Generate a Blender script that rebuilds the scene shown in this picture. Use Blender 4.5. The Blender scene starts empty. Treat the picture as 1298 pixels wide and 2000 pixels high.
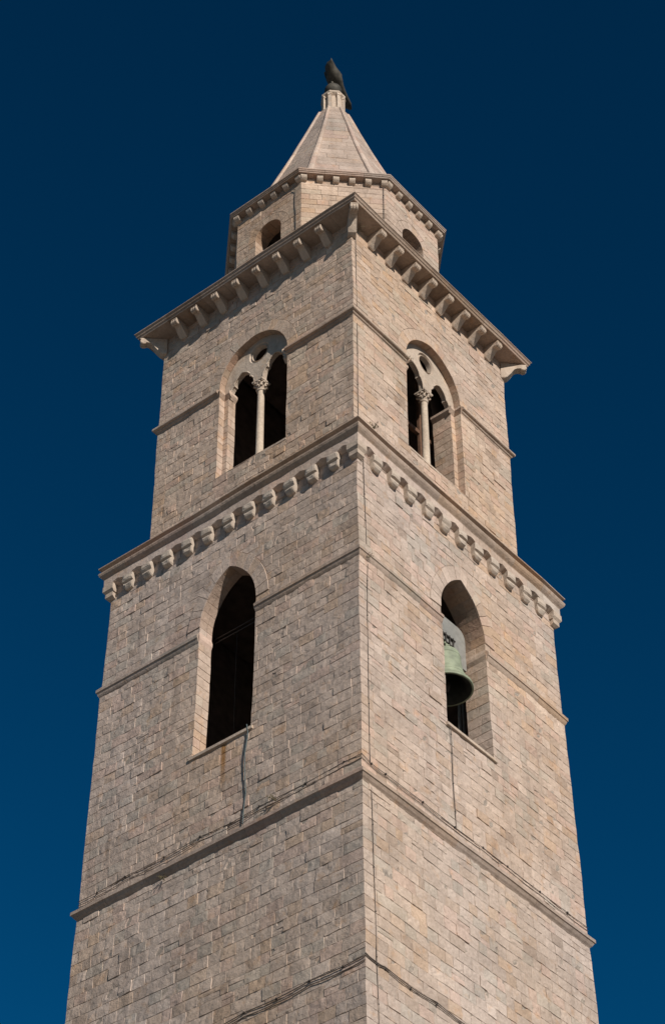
import bpy, math, random
from mathutils import Vector, noise
R = math.radians
random.seed(7)
scene = bpy.context.scene
col = scene.collection

# ------------------------------------------------------------------ camera
CAM = Vector((-31.8758, -26.1041, 1.701))
yaw, pitch, roll = R(-50.6527), R(43.92), R(-0.1945)
f = Vector((math.sin(-yaw)*math.cos(pitch), math.cos(yaw)*math.cos(pitch), math.sin(pitch)))
r0 = Vector((math.cos(yaw), math.sin(yaw), 0)); u0 = r0.cross(f)
rr = math.cos(roll)*r0 + math.sin(roll)*u0
uu = -math.sin(roll)*r0 + math.cos(roll)*u0
from mathutils import Matrix
cam_d = bpy.data.cameras.new('camera'); cam = bpy.data.objects.new('camera', cam_d); col.objects.link(cam)
M3 = Matrix((rr, uu, -f)).transposed()
cam.matrix_world = Matrix.Translation(CAM) @ M3.to_4x4()
cam_d.sensor_fit = 'HORIZONTAL'; cam_d.sensor_width = 36.0
cam_d.lens = 4490.0/1298.0*36.0
cam_d.clip_start = 0.1; cam_d.clip_end = 6000
scene.camera = cam

# ------------------------------------------------------------------ sun and sky
S = Vector((-1.05, -2.6, 1.42)).normalized()
sun_d = bpy.data.lights.new('sun', 'SUN'); sun_d.energy = 4.6; sun_d.angle = R(0.53); sun_d.color = (1.0, 0.94, 0.875)
sun = bpy.data.objects.new('sun', sun_d); col.objects.link(sun); sun.location = (-40, -100, 90)
sun.rotation_euler = S.to_track_quat('Z', 'Y').to_euler()
W = bpy.data.worlds.new('World'); scene.world = W; W.use_nodes = True
nt = W.node_tree; nt.nodes.clear()
sk = nt.nodes.new('ShaderNodeTexSky'); sk.sky_type = 'NISHITA'; sk.sun_disc = False
sk.sun_elevation = math.asin(S.z); sk.sun_rotation = math.atan2(S.x, S.y)
sk.altitude = 1500; sk.air_density = 1.0; sk.dust_density = 0.3; sk.ozone_density = 4.0
gm = nt.nodes.new('ShaderNodeGamma'); gm.inputs[1].default_value = 1.65
mx = nt.nodes.new('ShaderNodeMix'); mx.data_type = 'RGBA'; mx.blend_type = 'MULTIPLY'; mx.inputs[0].default_value = 1
mx.inputs[7].default_value = (0.012, 0.315, 0.270, 1)
bg = nt.nodes.new('ShaderNodeBackground'); bg.inputs[1].default_value = 0.10
wo = nt.nodes.new('ShaderNodeOutputWorld')
nt.links.new(sk.outputs[0], gm.inputs[0]); nt.links.new(gm.outputs[0], mx.inputs[6])
mn = nt.nodes.new('ShaderNodeVectorMath'); mn.operation = 'MINIMUM'; mn.inputs[1].default_value = (0.75, 1.12, 2.1)
nt.links.new(mx.outputs[2], mn.inputs[0]); nt.links.new(mn.outputs[0], bg.inputs[0]); nt.links.new(bg.outputs[0], wo.inputs[0])
scene.view_settings.view_transform = 'Standard'; scene.view_settings.look = 'None'
scene.view_settings.exposure = 0.0; scene.view_settings.gamma = 1.0
scene.cycles.max_bounces = 8

# ------------------------------------------------------------------ materials
def stone(name, use_attr=True, base=(0.47, 0.385, 0.315), bump=0.55, tile=None):
    m = bpy.data.materials.new(name); m.use_nodes = True
    t = m.node_tree; N = t.nodes; L = t.links
    b = N['Principled BSDF']; b.inputs['Roughness'].default_value = 0.92
    b.inputs['Specular IOR Level'].default_value = 0.15
    tc = N.new('ShaderNodeTexCoord')
    def noi(scale, det=6, rough=0.6):
        n = N.new('ShaderNodeTexNoise'); n.inputs['Scale'].default_value = scale
        n.inputs['Detail'].default_value = det; n.inputs['Roughness'].default_value = rough
        L.new(tc.outputs['Object'], n.inputs['Vector']); return n
    def ramp(src, p0, c0, p1, c1):
        q = N.new('ShaderNodeValToRGB'); q.color_ramp.elements[0].position = p0; q.color_ramp.elements[0].color = (*c0, 1)
        q.color_ramp.elements[1].position = p1; q.color_ramp.elements[1].color = (*c1, 1)
        L.new(src, q.inputs[0]); return q
    def mul(a, bb, fac=1.0, mode='MULTIPLY'):
        q = N.new('ShaderNodeMix'); q.data_type = 'RGBA'; q.blend_type = mode; q.inputs[0].default_value = fac
        L.new(a, q.inputs[6]); L.new(bb, q.inputs[7]); return q.outputs[2]
    if use_attr:
        at = N.new('ShaderNodeAttribute'); at.attribute_name = 'tint'; c = at.outputs['Color']
    else:
        rgb = N.new('ShaderNodeRGB'); rgb.outputs[0].default_value = (*base, 1); c = rgb.outputs[0]
    n1 = noi(1.1, 5); c = mul(c, ramp(n1.outputs[0], 0.32, (0.86, 0.83, 0.80), 0.68, (1.10, 1.07, 1.03)).outputs[0])
    n2 = noi(14, 8, 0.7); c = mul(c, ramp(n2.outputs[0], 0.30, (0.82, 0.79, 0.76), 0.62, (1.10, 1.09, 1.07)).outputs[0])
    n4 = noi(3.3, 4); c = mul(c, ramp(n4.outputs[0], 0.58, (1, 1, 1), 0.74, (1.02, 0.86, 0.70)).outputs[0], 0.8)
    mpg = N.new('ShaderNodeMapping'); mpg.inputs['Scale'].default_value = (2.2, 2.2, 0.22); L.new(tc.outputs['Object'], mpg.inputs[0])
    n6 = N.new('ShaderNodeTexNoise'); n6.inputs['Scale'].default_value = 1.4; n6.inputs['Detail'].default_value = 5; L.new(mpg.outputs[0], n6.inputs['Vector'])
    c = mul(c, ramp(n6.outputs[0], 0.54, (1, 1, 1), 0.72, (0.78, 0.77, 0.76)).outputs[0], 0.75)
    n3 = noi(55, 4, 0.6)
    vo = N.new('ShaderNodeTexVoronoi'); vo.inputs['Scale'].default_value = 17; L.new(tc.outputs['Object'], vo.inputs['Vector'])
    pit = ramp(vo.outputs['Distance'], 0.06, (0, 0, 0), 0.20, (1, 1, 1))
    # pits only where a second noise allows
    pm = ramp(noi(5.0, 3).outputs[0], 0.52, (1, 1, 1), 0.60, (0, 0, 0))
    pitm = mul(pit.outputs[0], pm.outputs[0], 1.0, 'LIGHTEN')
    c = mul(c, ramp(pitm, 0.0, (0.55, 0.5, 0.46), 0.6, (1, 1, 1)).outputs[0])
    if name == 'weathered_limestone':
        # rust streak washed down from the left sill
        sp = N.new('ShaderNodeSeparateXYZ'); L.new(tc.outputs['Object'], sp.inputs[0])
        def mr(src, a, bb, c0, c1):
            q = N.new('ShaderNodeMapRange'); q.inputs[1].default_value = a; q.inputs[2].default_value = bb; q.inputs[3].default_value = c0; q.inputs[4].default_value = c1
            L.new(src, q.inputs[0]); return q.outputs[0]
        def mm(a, bb):
            q = N.new('ShaderNodeMath'); q.operation = 'MULTIPLY'; L.new(a, q.inputs[0]); L.new(bb, q.inputs[1]); return q.outputs[0]
        ab = N.new('ShaderNodeMath'); ab.operation = 'ADD'; ab.inputs[1].default_value = 0.13; L.new(sp.outputs[1], ab.inputs[0])
        ab2 = N.new('ShaderNodeMath'); ab2.operation = 'ABSOLUTE'; L.new(ab.outputs[0], ab2.inputs[0])
        k_ = mm(mm(mr(ab2.outputs[0], 0.035, 0.09, 1, 0), mr(sp.outputs[0], -3.6, -3.7, 0, 1)), mm(mr(sp.outputs[2], 30.3, 31.3, 0, 1), mr(sp.outputs[2], 31.75, 31.7, 0, 1)))
        k_ = mm(k_, mr(n2.outputs[0], 0.3, 0.55, 0.65, 1.0))
        q = N.new('ShaderNodeMix'); q.data_type = 'RGBA'; L.new(k_, q.inputs[0]); L.new(c, q.inputs[6]); q.inputs[7].default_value = (0.31, 0.155, 0.055, 1); c = q.outputs[2]
    L.new(c, b.inputs['Base Color'])
    a1 = N.new('ShaderNodeMath'); a1.operation = 'MULTIPLY_ADD'; a1.inputs[1].default_value = 1.0
    L.new(n2.outputs[0], a1.inputs[0]); L.new(pitm, a1.inputs[2])
    a2 = N.new('ShaderNodeMath'); a2.operation = 'MULTIPLY_ADD'; a2.inputs[1].default_value = 0.35
    L.new(n3.outputs[0], a2.inputs[0]); L.new(a1.outputs[0], a2.inputs[2])
    n5 = noi(5.5, 3, 0.5)
    a3_ = N.new('ShaderNodeMath'); a3_.operation = 'MULTIPLY_ADD'; a3_.inputs[1].default_value = 1.3
    L.new(n5.outputs[0], a3_.inputs[0]); L.new(a2.outputs[0], a3_.inputs[2])
    bp = N.new('ShaderNodeBump'); bp.inputs['Strength'].default_value = bump; bp.inputs['Distance'].default_value = 0.03
    L.new(a3_.outputs[0], bp.inputs['Height'])
    L.new(bp.outputs[0], b.inputs['Normal'])
    return m

def plain(name, c, rough=0.7, metal=0.0, nscale=20, nstr=0.3, var=0.35, bump=0.2):
    m = bpy.data.materials.new(name); m.use_nodes = True
    t = m.node_tree; N = t.nodes; L = t.links; b = N['Principled BSDF']
    b.inputs['Roughness'].default_value = rough; b.inputs['Metallic'].default_value = metal
    tc = N.new('ShaderNodeTexCoord'); n = N.new('ShaderNodeTexNoise'); n.inputs['Scale'].default_value = nscale; n.inputs['Detail'].default_value = 6
    L.new(tc.outputs['Object'], n.inputs['Vector'])
    q = N.new('ShaderNodeValToRGB'); q.color_ramp.elements[0].position = 0.3; q.color_ramp.elements[1].position = 0.7
    q.color_ramp.elements[0].color = (*[k*(1-var) for k in c], 1); q.color_ramp.elements[1].color = (*[min(1, k*(1+var)) for k in c], 1)
    L.new(n.outputs[0], q.inputs[0]); L.new(q.outputs[0], b.inputs['Base Color'])
    bp = N.new('ShaderNodeBump'); bp.inputs['Strength'].default_value = bump; bp.inputs['Distance'].default_value = 0.01
    L.new(n.outputs[0], bp.inputs['Height']); L.new(bp.outputs[0], b.inputs['Normal'])
    return m

M_STONE = stone('weathered_limestone')
M_TRIM = stone('dressed_limestone', bump=0.4)
M_MORTAR = plain('mortar', (0.31, 0.255, 0.205), 0.95)
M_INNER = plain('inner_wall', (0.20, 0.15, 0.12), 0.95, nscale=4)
M_BRONZE = plain('green_bronze', (0.26, 0.29, 0.195), 0.7, 0.0, 5, var=0.3)
M_DARKBR = plain('dark_bronze', (0.06, 0.052, 0.038), 0.7, 0.2, 7, var=0.6, bump=0.6)
M_DARKIN = plain('shaded_bronze', (0.03, 0.032, 0.026), 0.8, 0.1, 9)  # bell inside: the mouth's shade put into a near-black colour
M_STEEL = plain('grey_steel', (0.31, 0.30, 0.27), 0.55, 0.3, 8, var=0.15)
M_IRON = plain('dark_iron', (0.05, 0.042, 0.036), 0.7, 0.3, 30)
M_CABLE = plain('dark_cable', (0.14, 0.112, 0.09), 0.8, 0, 30)
M_GREENC = plain('grey_green_cable', (0.085, 0.11, 0.11), 0.8, 0, 30)
M_WOOD = plain('brown_timber', (0.13, 0.065, 0.035), 0.8, 0, 12)
M_WEED = plain('dry_weed', (0.16, 0.13, 0.07), 0.9, 0, 40)
M_GROUND = plain('pale_paving', (0.21, 0.197, 0.18), 0.9, 0, 0.8, var=0.12)

# ------------------------------------------------------------------ mesh builder
class MB:
    def __init__(s): s.v = []; s.f = []; s.c = []; s.sm = []
    def add(s, verts, faces, tint=(0.47, 0.385, 0.315), smooth=False):
        o = len(s.v); s.v.extend(verts)
        for q in faces: s.f.append(tuple(i+o for i in q)); s.c.append(tint); s.sm.append(smooth)
    def build(s, name, mat, parent=None, warp=False, fix=True):
        v = s.v
        if warp: v = [wp(p) for p in v]
        me = bpy.data.meshes.new(name); me.from_pydata([tuple(p) for p in v], [], s.f); me.update()
        at = me.attributes.new('tint', 'FLOAT_COLOR', 'FACE')
        at.data.foreach_set('color', [k for c in s.c for k in (*c, 1.0)])
        me.polygons.foreach_set('use_smooth', s.sm)
        if fix:
            import bmesh
            b = bmesh.new(); b.from_mesh(me); bmesh.ops.recalc_face_normals(b, faces=b.faces); b.to_mesh(me); b.free()
        me.materials.append(mat)
        o = bpy.data.objects.new(name, me); col.objects.link(o)
        if parent is not None: o.parent = parent
        return o
def wp(p):
    p = Vector(p)
    a = noise.noise_vector(p*0.55)*0.022 + noise.noise_vector(p*2.6)*0.009 + noise.noise_vector(p*7.0)*0.003
    return p + a
def empty(name, loc=(0, 0, 0), rz=0, label=None, cat=None, group=None):
    o = bpy.data.objects.new(name, None); col.objects.link(o); o.location = loc; o.rotation_euler = (0, 0, rz)
    o.empty_display_size = 0.5
    return tag(o, label, cat, group)
def tag(o, label=None, cat=None, group=None):
    if label: o['label'] = label
    if cat: o['category'] = cat
    if group: o['group'] = group
    return o
def box(mb, p, q, tint=(0.47, 0.385, 0.315)):
    (x0, y0, z0), (x1, y1, z1) = p, q
    v = [Vector(k) for k in ((x0,y0,z0),(x1,y0,z0),(x1,y1,z0),(x0,y1,z0),(x0,y0,z1),(x1,y0,z1),(x1,y1,z1),(x0,y1,z1))]
    mb.add(v, [(0,3,2,1),(4,5,6,7),(0,1,5,4),(1,2,6,5),(2,3,7,6),(3,0,4,7)], tint)
def tube(mb, pts, rad, n=6, tint=(0.2,0.2,0.2), closed=False):
    pts = [Vector(p) for p in pts]; rings = []
    for i, p in enumerate(pts):
        d = (pts[min(i+1, len(pts)-1)] - pts[max(i-1, 0)]).normalized()
        a = Vector((0, 0, 1)) if abs(d.z) < 0.9 else Vector((1, 0, 0))
        x = d.cross(a).normalized(); y = d.cross(x)
        ra = rad[i] if isinstance(rad, (list, tuple)) else rad
        rings.append([p + ra*(math.cos(2*math.pi*k/n)*x + math.sin(2*math.pi*k/n)*y) for k in range(n)])
    v = [q for r_ in rings for q in r_]; fa = []
    for i in range(len(rings)-1):
        for k in range(n): fa.append((i*n+k, i*n+(k+1) % n, (i+1)*n+(k+1) % n, (i+1)*n+k))
    fa.append(tuple(range(n))); fa.append(tuple(range((len(rings)-1)*n, len(rings)*n)))
    mb.add(v, fa, tint, True)
def lathe(mb, prof, c=(0, 0), n=32, tint=(0.47,0.385,0.315), smooth=True, rot=0):
    v = []; fa = []
    for rad, z in prof:
        for k in range(n):
            a = 2*math.pi*k/n + rot; v.append(Vector((c[0]+rad*math.cos(a), c[1]+rad*math.sin(a), z)))
    for i in range(len(prof)-1):
        for k in range(n): fa.append((i*n+k, i*n+(k+1) % n, (i+1)*n+(k+1) % n, (i+1)*n+k))
    mb.add(v, fa, tint, smooth)

# ------------------------------------------------------------------ stone tint
def tint_at(p, vary=1.0):
    z1 = noise.noise(Vector(p)*0.33); z2 = noise.noise(Vector(p)*0.33 + Vector((31, 7, 3)))
    v = 1 + vary*(0.08*z1 + random.uniform(-0.10, 0.07))
    c = [0.505*v, 0.411*v, 0.350*v]
    k = random.random()
    warm = 0.08 + 0.30*max(0, z2)
    if k < warm: q_ = random.uniform(0.3, 1.0); c = [c[0]*(1+.01*q_), c[1]*(1-0.07*q_), c[2]*(1-0.17*q_)]
    elif k < warm+0.10: c = [c[0]*0.93, c[1]*0.98, c[2]*0.99]
    elif k < warm+0.22: c = [c[0]*1.03, c[1]*0.97, c[2]*0.96]
    elif k < warm+0.25: c = [c[0]*0.82, c[1]*0.80, c[2]*0.78]
    elif k < warm+0.31: c = [c[0]*1.10, c[1]*1.11, c[2]*1.12]
    zz_ = p[2]
    g_ = (1.01, 0.985, 0.945) if zz_ > 39 and zz_ < 51.2 else ((0.98, 1.0, 1.015) if zz_ < 29 else (1.0, 1.0, 1.0))
    c = [c[i]*g_[i] for i in range(3)]
    w = 0.04*z2; c = [c[0]*(1+w*0.3), c[1]*(1-w), c[2]*(1-3*w)]
    return tuple(c)

# ------------------------------------------------------------------ walls
# a stage is a prism of N sides round the axis (ox, oy); side 0 looks to -x, side k is turned by k*360/N
class Stage:
    def __init__(s, N, a, z0, z1, o=(0, 0), course=(0.24, 0.31), length=(0.28, 0.66)):
        s.N = N; s.a = a; s.z0 = z0; s.z1 = z1; s.o = o; s.T = math.tan(math.pi/N); s.course = course; s.length = length
        s.open = {}
    def frame(s, k):
        th = math.pi + 2*math.pi*k/s.N
        n = Vector((math.cos(th), math.sin(th), 0)); t = Vector((-math.sin(th), math.cos(th), 0)); return n, t
    def P(s, k, u, z, d=0.0):
        n, t = s.frame(k); q = n*(s.a(z)+d) + t*u
        return Vector((q.x+s.o[0], q.y+s.o[1], z))
    def end(s, z, d=0.0): return (s.a(z)+d)*s.T
# openings: (uc, w, zbase, zspring, rise)
def arch_geo(w, H):
    e = max(0.0, (H*H-w*w)/(2*w)); return e, w+e
def arch_hw(op, z, grow=0.0):
    uc, w, zb, zs, H = op[:5]
    if z <= zb: return 0.0
    if z < zs: return w
    e, Rd = arch_geo(w, H); Rd += grow
    q = Rd*Rd-(z-zs)**2
    if q <= 0: return 0.0
    return max(0.0, math.sqrt(q)-e)
def arch_top(op, grow=0.0):
    uc, w, zb, zs, H = op[:5]; e, Rd = arch_geo(w, H); return zs+math.sqrt((Rd+grow)**2-e*e)

def inset(poly, g, keep):
    # poly list of (u,z); keep[i] True -> edge i (i->i+1) is not inset
    n = len(poly); out = []
    area = sum(poly[i][0]*poly[(i+1) % n][1]-poly[(i+1) % n][0]*poly[i][1] for i in range(n))
    sg = 1 if area > 0 else -1
    def off(i):
        (x0, y0), (x1, y1) = poly[i], poly[(i+1) % n]; dx, dy = x1-x0, y1-y0; l = math.hypot(dx, dy) or 1e-9
        gg = 0 if keep[i] else g
        nx, ny = -dy/l*sg, dx/l*sg
        return nx, ny, gg
    for i in range(n):
        a = off((i-1) % n); b = off(i)
        det = a[0]*b[1]-a[1]*b[0]
        x, y = poly[i]
        if abs(det) < 0.15:
            m = max(a[2], b[2]) if a[2] and b[2] else (a[2]+b[2])/2
            out.append((x+(a[0]+b[0])/2*m, y+(a[1]+b[1])/2*m))
        else:
            c1, c2 = a[2], b[2]
            ox = (c1*b[1]-c2*a[1])/det; oy = (a[0]*c2-b[0]*c1)/det
            out.append((x+ox, y+oy))
    return out

GAP, BEV, DEEP = 0.0038, 0.0042, 0.012
def block(mb, fn, poly, keep, off=0.0, tu=0.0, tz=0.0, corner=None, tint=None, gap=GAP, bev=BEV, deep=DEEP, grid=0):
    """fn(u,z,d,cf) -> point; corner: list of flags +-1 for points lying on the arris"""
    n = len(poly); corner = corner or [0]*n
    gap = gap*random.uniform(0.35, 1.35); bev = bev*random.uniform(0.5, 1.5)
    r1 = inset(poly, gap, keep); r2 = inset(poly, gap+bev, keep)
    uc = sum(p[0] for p in poly)/n; zc = sum(p[1] for p in poly)/n
    v = []
    for (x, y), cf in zip(r1, corner): v.append(fn(x, y, -deep, cf))
    for (x, y), cf in zip(r2, corner):
        v.append(fn(x, y, off+tu*(x-uc)+tz*(y-zc), cf))
    if tint is None:
        tint = tint_at(fn(uc, zc, 0, 0))
    if n == 4 and grid:
        # hewn front: a jittered grid instead of one flat face
        (ax, ay), (bx, by), (cx_, cy_), (dx_, dy_) = r2
        nu = max(2, int(round(abs(bx-ax)/0.095))); nz = max(2, int(round(abs(dy_-ay)/0.095)))
        chip = random.random() < 0.22*grid
        cu, cz = random.choice((0, nu)), random.choice((0, nz))
        v = v[:4]; G = {}
        pit_ = (random.randint(0, nu), random.randint(0, nz)) if random.random() < 0.07*grid and not any(corner) else None
        rg = random.uniform(0.3, 1.25)*grid
        for j in range(nz+1):
            for i in range(nu+1):
                a, b_ = i/nu, j/nz
                cf = 0
                if i == 0 and corner[0]: cf = corner[0]
                if i == nu and corner[1]: cf = corner[1]
                inner = 0 < i < nu and 0 < j < nz
                ja = random.uniform(-0.22, 0.22)/nu if inner else 0; jb = random.uniform(-0.22, 0.22)/nz if inner else 0
                a += ja; b_ += jb
                x = (ax*(1-a)+bx*a)*(1-b_)+(dx_*(1-a)+cx_*a)*b_
                y = (ay*(1-a)+by*a)*(1-b_)+(dy_*(1-a)+cy_*a)*b_
                d = off+tu*(x-uc)+tz*(y-zc)
                if not cf:
                    d += random.gauss(0, 0.0030)*rg
                    if not inner: d -= abs(random.gauss(0, 0.004))*grid
                    if chip and abs(i-cu) < 2 and abs(j-cz) < 1: d -= random.uniform(0.008, 0.016)
                    if chip and not inner: x += random.uniform(-0.006, 0.006); y += random.uniform(-0.006, 0.006)
                    d = max(d, -deep*0.9)
                    if pit_ == (i, j): d -= random.uniform(0.02, 0.05)
                G[(i, j)] = len(v); v.append(fn(x, y, d, cf))
        fa = [(G[(i, j)], G[(i+1, j)], G[(i+1, j+1)], G[(i, j+1)]) for i in range(nu) for j in range(nz)]
        fa.append((0, 1)+tuple(G[(i, 0)] for i in range(nu, -1, -1)))
        fa.append((1, 2)+tuple(G[(nu, j)] for j in range(nz, -1, -1)))
        fa.append((2, 3)+tuple(G[(i, nz)] for i in range(0, nu+1)))
        fa.append((3, 0)+tuple(G[(0, j)] for j in range(0, nz+1)))
        mb.add(v, fa, tint); return
    fa = [tuple(range(n, 2*n))] + [(i, (i+1) % n, n+(i+1) % n, n+i) for i in range(n)]
    mb.add(v, fa, tint)

def courses(z0, z1, lo, hi):
    zs = [z0]
    while zs[-1] < z1-hi*1.3:
        zs.append(zs[-1]+random.uniform(lo, hi))
    if z1-zs[-1] > hi*1.02: zs.append((zs[-1]+z1)/2)
    zs.append(z1); return zs

def masonry(mb, st, sides, ring=0.34, rough=1.0, shade=1):
    zs = courses(st.z0, st.z1, *st.course)
    for k in sides:
        ops = st.open.get(k, [])
        def fn(u, z, d, cf):
            if cf: u = cf*st.end(z, d)
            return st.P(k, u, z, d)
        for ci in range(len(zs)-1):
            za, zb = zs[ci], zs[ci+1]; e0, e1 = -1, 1
            A = st.end((za+zb)/2)
            # blocks along u
            cuts = [-A]; first = random.choice((0.25, 0.5)) if ci % 2 else random.uniform(0.4, 0.62)
            first *= st.length[1]/0.62
            x = -A+first
            if x < A-0.12: cuts.append(x)
            while x < A-st.length[1]*1.25:
                lo, hi = st.length
                L_ = random.uniform(lo, hi) if random.random() < 0.8 else random.uniform(lo*0.7, hi*1.3)
                x += L_; cuts.append(x)
            cuts.append(A)
            segs = [(cuts[i], cuts[i+1], i == 0, i == len(cuts)-2) for i in range(len(cuts)-1)]
            # split at openings
            out = []
            for (xa, xb, ca, cb) in segs:
                pieces = [(xa, xb, ca, cb)]
                for op in ops:
                    uc = op[0]; g = ring; nxt = []
                    for (pa, pb, fa_, fb_) in pieces:
                        # widest half width over the course
                        hs = [arch_hw(op, z, g if z >= op[3] else 0) for z in (za+1e-4, (za+zb)/2, zb-1e-4)]
                        h = max(hs)
                        if h <= 0 or pb <= uc-h or pa >= uc+h: nxt.append((pa, pb, fa_, fb_)); continue
                        if pa < uc: nxt.append((pa, min(pb, uc), fa_, fb_ and pb <= uc))
                        if pb > uc: nxt.append((max(pa, uc), pb, fa_ and pa >= uc, fb_))
                    pieces = nxt
                out += pieces
            for (xa, xb, ca, cb) in out:
                op = None
                for o_ in ops:
                    hs = [arch_hw(o_, z, ring if z >= o_[3] else 0) for z in (za+1e-4, (za+zb)/2, zb-1e-4)]
                    h = max(hs)
                    if h > 0 and not (xb <= o_[0]-h or xa >= o_[0]+h): op = o_; break
                sub = [(za, zb)]
                if op is not None:
                    br = [za]+[q for q in (op[2], op[3]) if za+1e-3 < q < zb-1e-3]+[zb]
                    sub = list(zip(br, br[1:]))
                if random.random() < 0.035 and zb-za > 0.22 and op is None:
                    mid = za+(zb-za)*random.uniform(0.4, 0.6); sub = [(za, mid), (mid, zb)]
                for (qa, qb) in sub:
                    if op is None:
                        poly = [(xa, qa), (xb, qa), (xb, qb), (xa, qb)]
                        cr = [-1 if ca else 0, 1 if cb else 0, 1 if cb else 0, -1 if ca else 0]
                        keep = [False, cb, False, ca]
                    else:
                        uc = op[0]; left = (xa+xb)/2 < uc
                        n = 6; zz = [qa+(qb-qa)*i/(n-1) for i in range(n)]
                        g = ring if (qa+qb)/2 > op[3] else 0
                        if qb <= op[2]+1e-3 or max(arch_hw(op, qa+1e-4, g), arch_hw(op, (qa+qb)/2, g)) <= 0:
                            block(mb, fn, [(xa, qa), (xb, qa), (xb, qb), (xa, qb)], [False, cb, False, ca], 0, 0, 0, [-1 if ca else 0, 1 if cb else 0, 1 if cb else 0, -1 if ca else 0]); continue
                        hw = [arch_hw(op, min(max(z, qa+1e-4), qb-1e-4), g) for z in zz]
                        if left:
                            pts = [(min(xb, uc-h), z) for h, z in zip(hw, zz)]
                            pts = [(max(p[0], xa), p[1]) for p in pts]
                            if max(p[0]-xa for p in pts) < 0.02: continue
                            poly = [(xa, qa)] + pts + [(xa, qb)]
                            cr = [-1 if ca else 0]+[0]*n+[-1 if ca else 0]
                            keep = [False]+[g == 0]*(n-1)+[False, ca]
                        else:
                            pts = [(max(xa, uc+h), z) for h, z in zip(hw, zz)]
                            pts = [(min(p[0], xb), p[1]) for p in pts]
                            if max(xb-p[0] for p in pts) < 0.02: continue
                            poly = [(xb, qb)] + pts[::-1] + [(xb, qa)]
                            cr = [1 if cb else 0]+[0]*n+[1 if cb else 0]
                            keep = [False]+[g == 0]*(n-1)+[False, cb]
                        # drop duplicate points
                        P2, C2, K2 = [], [], []
                        for i in range(len(poly)):
                            j = (i+1) % len(poly)
                            if math.hypot(poly[i][0]-poly[j][0], poly[i][1]-poly[j][1]) < 0.004: continue
                            P2.append(poly[i]); C2.append(cr[i]); K2.append(keep[i])
                        if len(P2) < 3: continue
                        poly, cr, keep = P2, C2, K2
                    edge = ca or cb or op is not None
                    off = 0.0 if edge else random.gauss(0, 0.0035)*rough
                    tu = 0.0 if edge else random.gauss(0, 0.012)*rough
                    tz = 0.0 if edge else random.gauss(0, 0.010)*rough
                    if not edge and random.random() < 0.03: off += random.choice((-0.010, 0.012, 0.016))*rough
                    block(mb, fn, poly, keep, off, tu, tz, cr, grid=(rough if op is None else 0), tint=(tuple(c*shade for c in tint_at(st.P(k, (xa+xb)/2, za))) if shade != 1 else None), gap=GAP*min(1, 0.4+0.6*rough))
        # voussoirs
        for op in ops:
            if ring > 0: voussoirs(mb, fn, op, ring)
    return zs

def voussoirs(mb, fn, op, ring, nper=None, dd=0.0):
    uc, w, zb, zs, H = op[:5]; e, Rd = arch_geo(w, H)
    ti = math.acos(e/Rd); to = math.acos(e/(Rd+ring))
    n = nper or max(4, int(round(Rd*ti/0.23)))
    for sd in (-1, 1):
        cuts = [0]+sorted(min(0.97, max(0.03, (i+random.uniform(-0.18, 0.18))/n)) for i in range(1, n))+[1]
        for i in range(n):
            t0, t1 = cuts[i], cuts[i+1]
            inn = [(uc+sd*((Rd)*math.cos(ti*t)-e), zs+Rd*math.sin(ti*t)) for t in [t0+(t1-t0)*j/3 for j in range(4)]]
            ou = [(uc+sd*((Rd+ring)*math.cos(to*t)-e), zs+(Rd+ring)*math.sin(to*t)) for t in [t0+(t1-t0)*j/3 for j in range(4)]]
            poly = inn + ou[::-1]
            keep = [True]*3+[False]*5
            block(mb, fn, poly, keep, dd+random.gauss(0, 0.0015))

def strip(mb, st, k, d, a0, a1_, b0, b1, za, zb, tint):
    m = max(1, int(math.ceil((a1_-a0)/0.25)))
    v = []
    for i in range(m+1):
        t = i/m; v += [st.P(k, a0+(a1_-a0)*t, za, d), st.P(k, b0+(b1-b0)*t, zb, d)]
    mb.add(v, [(2*i, 2*i+2, 2*i+3, 2*i+1) for i in range(m)], tint)
def backing(mb, st, sides, d, sidesign=1, step=0.25, tint=(0.2, 0.16, 0.13), ext=None):
    """continuous sheet behind the blocks (or the inner wall face) with the openings cut out"""
    for k in sides:
        ops = st.open.get(k, [])
        zs = [st.z0]
        while zs[-1] < st.z1-1e-6: zs.append(min(st.z1, zs[-1]+step))
        for op in ops:
            zs += [op[2], op[3], arch_top(op)] + [op[3]+(arch_top(op)-op[3])*(1-(1-i/12)**2) for i in range(1, 12)]
        zs = sorted(set(round(z, 4) for z in zs if st.z0 <= z <= st.z1))
        for za, zb in zip(zs, zs[1:]):
            if zb-za < 1e-3: continue
            op = None
            for o_ in ops:
                if zb > o_[2]+1e-3 and za < arch_top(o_)-1e-3: op = o_
            E = lambda z, s: s*st.end(z, d if ext is None else ext)
            if op is None:
                strip(mb, st, k, d, E(za, -1), E(za, 1), E(zb, -1), E(zb, 1), za, zb, tint)
            else:
                h0 = arch_hw(op, za+1e-4); h1 = arch_hw(op, zb-1e-4); uc = op[0]
                strip(mb, st, k, d, E(za, -1), uc-h0, E(zb, -1), uc-h1, za, zb, tint)
                strip(mb, st, k, d, uc+h0, E(za, 1), uc+h1, E(zb, 1), za, zb, tint)

def profile(op, n=10, bottom=True):
    """points up the left jamb, over the arch and down the right jamb with inward normals"""
    uc, w, zb, zs, H = op[:5]; e, Rd = arch_geo(w, H); ti = math.acos(e/Rd)
    return e, Rd, ti

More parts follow.
